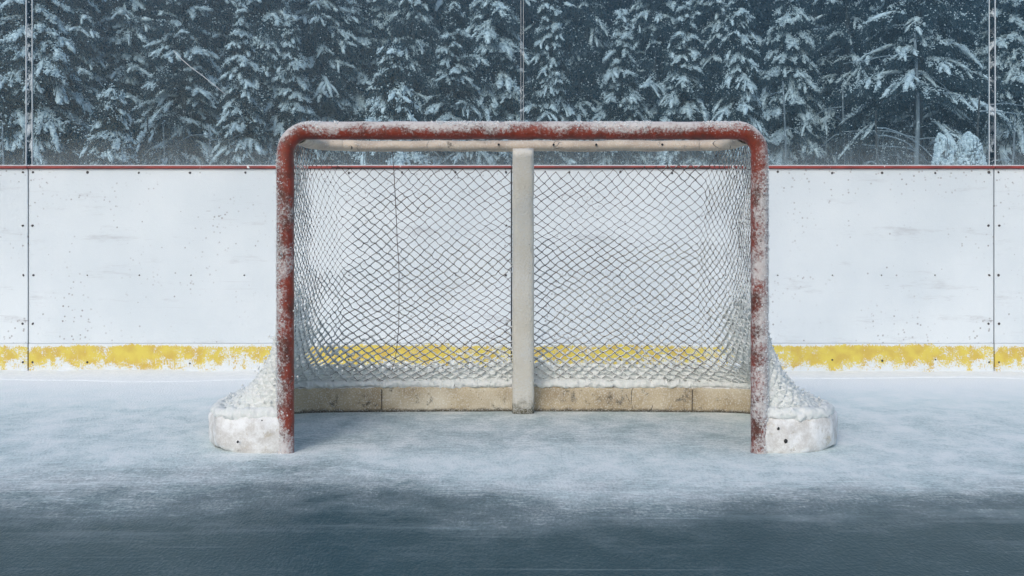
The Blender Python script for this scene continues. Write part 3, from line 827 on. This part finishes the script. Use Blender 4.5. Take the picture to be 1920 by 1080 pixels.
proto('small', 5.0, 1.5, .5, .34, 9, .95, 1.5, 1, rise=.12, fin=3.4, big=.95)
proto('slim', 11.0, 2.0, 1.2, .46, 9, 1.0, 1.4, 2, rise=.15, fin=3.0, big=1.05)
proto('broad', 11.5, 2.6, 1.0, .46, 10, .62, 1.4, 3, rise=.20, fin=3.0, big=1.05)
proto('arched', 12.0, 2.8, 1.6, .58, 9, .85, 1.3, 4, rise=.45, fin=2.8, big=1.1)
proto('ragged', 13.0, 2.6, 4.2, .60, 7, .85, .75, 5, rise=.35, fin=2.2, big=1.0)
proto('heavy', 10.5, 2.5, 1.0, .50, 9, 1.0, 1.55, 6, rise=.15, fin=3.0, big=1.2)
proto('dim_slim', 11.0, 2.4, 1.2, .56, 8, .95, .8, 12, fin=2.4, big=1.05)
proto('dim_broad', 11.5, 3.0, 1.0, .52, 9, .65, .85, 13, fin=2.4, big=1.05)

def place_tree(key, px, D, label, top=None, rz=0.0, wide=1.0, name='spruce_tree', sx=1.0):
    p = PROTO[key]
    H = p['H']
    sc = (Z(top, D) / H) if top is not None else sx
    t = empty(name, (X(px, D), D, -.03), rz)
    tag(t, label, 'tree', 'snow-laden spruces behind the rink')
    for q in p['parts']:
        c = q if not p['used'] else q.copy()
        if p['used']: COL.objects.link(c)
        c.parent = t
    p['used'] = True
    t.scale = (sc * wide, sc * wide, sc)
    return t

TREES = [
 # key, px, D, top, rz, wide, label
 ('heavy', 62, 28, -170, .3, 1.0, 'large snow-laden spruce behind the left pane joint at the left edge of the wood'),
 ('small', 210, 25, 148, 1.1, 1.0, 'small cone-shaped snowy spruce standing alone right of the left pane joint'),
 ('broad', 222, 38, -210, 2.0, 1.0, 'tall spruce with level snowy branches directly behind the smallest spruce on the left'),
 ('arched', 345, 34, -120, .5, .9, 'dark spruce with thin snow behind the diagonal scratch in the glass'),
 ('slim', 452, 29, 5, 2.6, .95, 'slim spruce with hanging snowy branches just left of the goal\'s left corner'),
 ('heavy', 546, 30, 22, 4.0, .86, 'snowy spruce with thick white clumps right above the left corner of the goal'),
 ('broad', 655, 39, -80, 5.0, .9, 'hazy spruce set back between the clumped spruce and the small spruce over the crossbar'),
 ('small', 733, 27, 62, 3.3, .92, 'small pointed spruce rising over the left half of the crossbar'),
 ('arched', 850, 30, -40, 2.2, .80, 'spruce with wide arching snowy branches over the crossbar, left of the centre support'),
 ('broad', 1030, 29, -60, 1.2, .72, 'very white full spruce directly above the centre support, behind the middle pane joint'),
 ('heavy', 1165, 31, 12, .9, .92, 'spruce with drooping white branches next to the right of the full white one'),
 ('slim', 1283, 30, -10, 4.4, 1.05, 'spruce with fanned snowy boughs above the right half of the crossbar'),
 ('slim', 1385, 28, -60, 5.4, .85, 'slim white spruce right above the right corner of the goal'),
 ('heavy', 1478, 33, -80, 2.9, .86, 'bushy spruce with snow held high over a thin pale stem'),
 ('ragged', 1590, 34, -260, 1.0, .9, 'dark tall spruce with little snow between the bushy spruce and the bare-limbed one'),
 ('ragged', 1722, 30, -330, 2.4, 1.0, 'tall thinly snowed spruce behind the long-limbed bare trunk on the right'),
 ('heavy', 1895, 31, -140, 5.6, .95, 'snow-laden spruce behind the right pane joint at the right edge of the wood'),
 ('dim_broad', 132, 36, -160, 4.7, .8, 'dim spruce filling the gap right of the large spruce at the left pane joint'),
 ('dim_slim', 395, 37, -180, .2, 1.0, 'dim tall spruce behind the lower end of the diagonal scratch'),
 ('dim_broad', 598, 38, -190, 3.6, .8, 'dim spruce just right of the clumped spruce at the goal\'s left corner'),
 ('dim_broad', 775, 38, -170, 5.9, .7, 'dim spruce between the small pointed spruce and the arching one over the crossbar'),
 ('dim_broad', 1228, 37, -160, .8, .75, 'dim spruce between the drooping one and the fan-boughed one over the crossbar'),
 ('dim_broad', 1335, 39, -200, 2.3, .8, 'dim spruce between the fan-boughed one and the slim white one'),
 ('dim_slim', 1530, 37, -190, 1.7, 1.0, 'dim spruce right of the bushy spruce with the thin pale stem'),
 ('dim_broad', 1652, 38, -220, 3.9, .85, 'dim spruce left of the long-limbed bare trunk'),
 ('dim_slim', 1800, 36, -190, 5.1, 1.0, 'dim spruce above the two snow-covered shrubs on the right'),
 ('slim', 500, 36, -230, 1.3, 1.0, 'tall spruce set back above the goal\'s left corner, behind the clumped spruce'),
 ('broad', 690, 40, -260, 2.2, .9, 'tall far spruce behind the small pointed spruce over the crossbar'),
 ('slim', 925, 36, -200, 4.9, 1.05, 'tall spruce right of the arching one, left of the middle pane joint'),
 ('dim_slim', 955, 42, -150, 3.0, 1.1, 'shadowy spruce in the dark gap left of the full white spruce at the centre'),
 ('dim_slim', 1100, 41, -130, 4.1, .9, 'hazy spruce half hidden behind the spruces over the right half of the crossbar'),
]
for key, px, D, top, rz, wide, lab in TREES:
    place_tree(key, px, D, lab, top, rz, wide)

# bare lower limbs with snow on the right-hand trees
def bare_limb(b, sb, o, az, L, rs, dr, r, g):
    t = np.linspace(0, 1, 9); e = np.array([math.cos(az), math.sin(az) * .5, 0]); 
    P = o + e * (L * t)[:, None] + np.array([0, 0, 1.0]) * (L * (rs * t - dr * t ** 1.8))[:, None] + fbm(np.stack([t * 3 + az, t * 0, t * 0], 1), 1, 3)[:, None] * np.array([0, 0, .05])
    rr = np.linspace(r, .006, 9); b.sweep(P, lambda i: circ(5, rr[i]), caps=False)
    for k in range(int(L * 5)):
        s = g.integers(2, 8); d = e * g.uniform(.2, .6) + np.array([g.normal() * .3, g.normal() * .3, g.uniform(-.7, .15)]); l = g.uniform(.15, .5) * L * .4
        Q = P[s] + d * (l * np.linspace(0, 1, 4))[:, None]; b.sweep(Q, lambda i: circ(3, .009 - .002 * i), caps=False)
    return P

def sapling(px, D, top, r, label, limbs=3, seed=0, name='bare_tree', lean=0.0, mat='pale_bark', reach=1.0):
    g = np.random.default_rng(seed); h = Z(top, D)
    t = empty(name, (X(px, D), D, -.03)); tag(t, label, 'tree', 'bare trees behind the rink')
    zz = np.linspace(0, h, 16); P = np.stack([lean * zz + .04 * np.sin(zz * 1.3 + seed), 0 * zz, zz], 1); rr = np.linspace(r, r * .35, 16)
    b = MB(); b.sweep(P, lambda i: circ(8, rr[i]), frame=(0, 1, 0)); b.build('trunk', M[mat], t)
    b = MB()
    for k in range(limbs):
        z = g.uniform(.30, .97) * h; az = g.choice([0, np.pi]) + g.normal() * .5
        bare_limb(b, None, np.array([lean * z + .04 * math.sin(z * 1.3 + seed), 0, z]), az, g.uniform(.6, 1.7) * reach, g.uniform(.0, .5), g.uniform(.1, .9), .018, g)
    if limbs: b.build('branches', M['twig'], t)
    return t
sapling(1718, 29, 60, .085, 'pale straight trunk with long bare limbs arching both ways, left of the right pane joint', 16, 3, reach=1.35)
sapling(1470, 31, 150, .050, 'thin pale stem just right of the goal\'s right corner', 2, 4)
sapling(1583, 32, 160, .046, 'thin pale stem midway between the goal and the right pane joint', 3, 5)
sapling(1645, 27, 205, .060, 'short dark bare trunk left of the long-limbed pale trunk', 5, 6, mat='bark')
sapling(1690, 31, 190, .034, 'thin leaning bare sapling with twigs beside the long-limbed pale trunk', 5, 7, lean=.06)
sapling(1835, 26, 175, .055, 'dark bare trunk in front of the wood just left of the right pane joint', 6, 8, mat='bark')
sapling(1900, 29, 215, .050, 'bare trunk with crossed limbs at the right edge of the photo', 6, 9)
sapling(275, 33, 215, .055, 'dark bare trunk between the small cone-shaped spruce and the diagonal scratch', 2, 10, mat='bark')
sapling(306, 31, 235, .040, 'thin pale stem below the diagonal scratch in the glass', 1, 11)
sapling(395, 33, 232, .050, 'bare stem left of the slim hanging-branch spruce', 3, 12)
sapling(8, 26, 225, .040, 'thin pale stem at the far left edge of the photo', 1, 13)

# snowed-up round shrubs at the right
for (px, py, wpx, hpx, D, lab) in ((1768, 282, 30, 62, 24, 'egg-shaped snow-covered shrub left of the bigger mound near the right pane joint'),
                                  (1818, 292, 44, 84, 24, 'broad rounded snow-covered shrub just left of the right pane joint')):
    s = D / F; t = empty('snowy_shrub', (X(px, D), D, -.03)); tag(t, lab, 'shrub', 'snow-covered shrubs')
    zt = Z(py - hpx / 2, D); g = np.random.default_rng(px)
    n = 1500; v = g.normal(size=(n, 3)); v /= np.linalg.norm(v, axis=1)[:, None]
    rad = 1 + .24 * fbm(v, 2.2, px)
    C = v * rad[:, None] * np.array([wpx * s * .55, wpx * s * .55, .62]) + np.array([0, 0, zt - .62])
    V, T = blobs(C, g.uniform(.02, .05, n), g, OCT); mesh_obj('snow', V, None, M['tree_snow'], t, False, T)
    b = MB()
    for k in range(140):
        a, e = g.uniform(0, 6.28), g.uniform(.05, .9); tp = np.array([math.cos(a) * math.sqrt(1 - e * e) * wpx * s * .55, math.sin(a) * wpx * s * .55, zt - .62 + .62 * e]) * np.array([1.04, 1.04, 1.0])
        P = np.array([[0, 0, 0], tp * [.45, .45, .55], tp]); b.sweep(P, lambda i: circ(4, .014 - .004 * i), caps=False)
    b.build('stems', M['twig'], t)

# the wood behind, one mass
g = np.random.default_rng(77)
NQs = []; snb = MB()
trb = MB()
row = []
for D, n in ((43, 16), (50, 17), (58, 19)):
    half = 960 * D / F + 15; n += 18
    for k in range(n): row.append((-half + 2 * half * (k + .5) / n + g.normal() * .5, D + g.uniform(-2.5, 2.5)))
fdata = []
for s, (Rr, zc, dr) in enumerate(((2.6, .8, .8), (2.9, 1.6, .6), (2.4, 1.0, 1.0))):
    fdata.append(spruce_arrays(21, Rr * 1.15, zc, .85, 7, dr, .95, 200 + s, fin=1.2, dens=.5, big=1.6))
for (x, y) in row:
    NQ, SB, BR, CO_ = fdata[g.integers(3)]; a = g.uniform(0, 6.28); sc = g.uniform(.85, 1.05)
    Rm = np.array([[math.cos(a), -math.sin(a), 0], [math.sin(a), math.cos(a), 0], [0, 0, 1]]) * sc; o = np.array([x, y, 0])
    NQs += [(c @ Rm.T + o, d @ Rm.T, l * 1.2) for c, d, l in NQ]
    core_pads(snb, [(c @ Rm.T + o, wv * 1.15) for c, wv in CO_ if g.random() < .75], g, 5)
    zz = np.linspace(0, 15 * sc, 8); trb.sweep(np.stack([x + 0 * zz, y + 0 * zz, zz], 1), lambda i: circ(6, .22 - .025 * i), frame=(0, 1, 0))
V, Q = needle_mesh(NQs, g, (.04, .07)); b = MB(); b.add(V, Q)
forest = b.build('forest', M['needle_far'], None, False)
tag(forest, 'dense dark spruce wood fading into the haze behind the nearer trees', 'forest', kind='stuff')
tag(snb.build('branch_snow', M['tree_snow'], forest, True), kind='stuff')
tag(trb.build('trunks', M['bark'], forest), kind='stuff')

# frosted brush at the edge of the wood
b = MB(); g = np.random.default_rng(31)
for k in range(260):
    D = g.uniform(20, 27); px = g.uniform(-60, 1980); h = Z(g.uniform(225, 318) if g.random() < .25 else g.uniform(268, 322), D)
    x = X(px, D); l = g.normal() * .14
    zz = np.array([h * .35, h * .7, h]); P = np.stack([x + l * (zz / h) ** 2 + g.normal() * .02, D + g.normal() * .1 * zz / h, zz], 1)
    r = g.uniform(.006, .013); b.sweep(P, lambda i: circ(3, r * (1 - .3 * i)), frame=(0, 1, 0), caps=False)
    for q in range(2):
        o = P[1] + (P[2] - P[1]) * g.uniform(-.2, .95); d = np.array([g.normal() * .28, g.normal() * .2, g.uniform(.05, .42)])
        Q = o + d * np.linspace(0, 1, 3)[:, None]; b.sweep(Q, lambda i: circ(3, r * (.7 - .2 * i)), caps=False)
tag(b.build('brush', M['brush'], None, False), 'frosted thin brush along the edge of the wood just above the boards', 'brush', kind='stuff')

# falling snow
n = 5500; D = g.uniform(7.9, 27, n) ; 
px = g.uniform(-250, 2170, n); py = g.uniform(-150, 330, n)
C = np.stack([X(px, D), D, Z(py, D)], 1); V, T = blobs(C, g.uniform(.0022, .0060, n) * np.sqrt(D / 9), g, OCT)
tag(mesh_obj('falling_snow', V, None, M['snow'], None, False, T), 'fine snow falling in front of the wood', 'snowfall', kind='stuff')

# ================================================================== HAZE, LIGHT, CAMERA
mb = MB(); mb.box((0, 51, 11.5), (290, 170, 25.2))
hz = mb.build('haze', None, None, False); tag(hz, 'thin cold haze in the air', 'haze', kind='stuff')
hm = bpy.data.materials.new('haze_air'); hm.use_nodes = True; nt = hm.node_tree; nt.nodes.clear()
o = nt.nodes.new('ShaderNodeOutputMaterial'); pv = nt.nodes.new('ShaderNodeVolumePrincipled')
pv.inputs['Color'].default_value = (.38, .70, .97, 1); pv.inputs['Density'].default_value = .0040; pv.inputs['Anisotropy'].default_value = 0.0
nt.links.new(pv.outputs[0], o.inputs['Volume']); hz.data.materials.append(hm)

EL, AZ = R(34), R(200)        # sun high behind the camera, a little to the left
w = bpy.data.worlds.new('World'); scn.world = w; w.use_nodes = True
nt = w.node_tree; bg = nt.nodes['Background']; sky = nt.nodes.new('ShaderNodeTexSky'); sky.sky_type = 'NISHITA'
sky.sun_disc = False; sky.sun_elevation = EL; sky.sun_rotation = AZ; sky.air_density = 1.2; sky.dust_density = 2.2; sky.ozone_density = 2.0
nt.links.new(sky.outputs[0], bg.inputs[0]); bg.inputs[1].default_value = .15
L = bpy.data.lights.new('Sun', 'SUN'); L.energy = 1.05; L.angle = R(16); L.color = (1, .96, .90)
lo = bpy.data.objects.new('Sun', L); COL.objects.link(lo)
dv = Vector((math.sin(AZ) * math.cos(EL), math.cos(AZ) * math.cos(EL), math.sin(EL)))
lo.rotation_euler = (-dv).to_track_quat('-Z', 'Y').to_euler(); lo.location = (-4, -6, 9)

cam = bpy.data.cameras.new('Camera'); co = bpy.data.objects.new('Camera', cam); COL.objects.link(co)
co.location = (0, 0, CH); co.rotation_euler = (R(90), 0, 0); cam.sensor_width = 36; cam.lens = F / 1920 * 36
cam.shift_y = -110 / 1920; cam.clip_end = 600; cam.clip_start = .05
scn.camera = co
scn.view_settings.view_transform = 'Standard'; scn.view_settings.look = 'None'; scn.view_settings.exposure = 0.17; scn.view_settings.gamma = 1
scn.cycles.volume_bounces = 0; scn.cycles.max_bounces = 8; scn.cycles.transparent_max_bounces = 16
scn.cycles.use_denoising = True
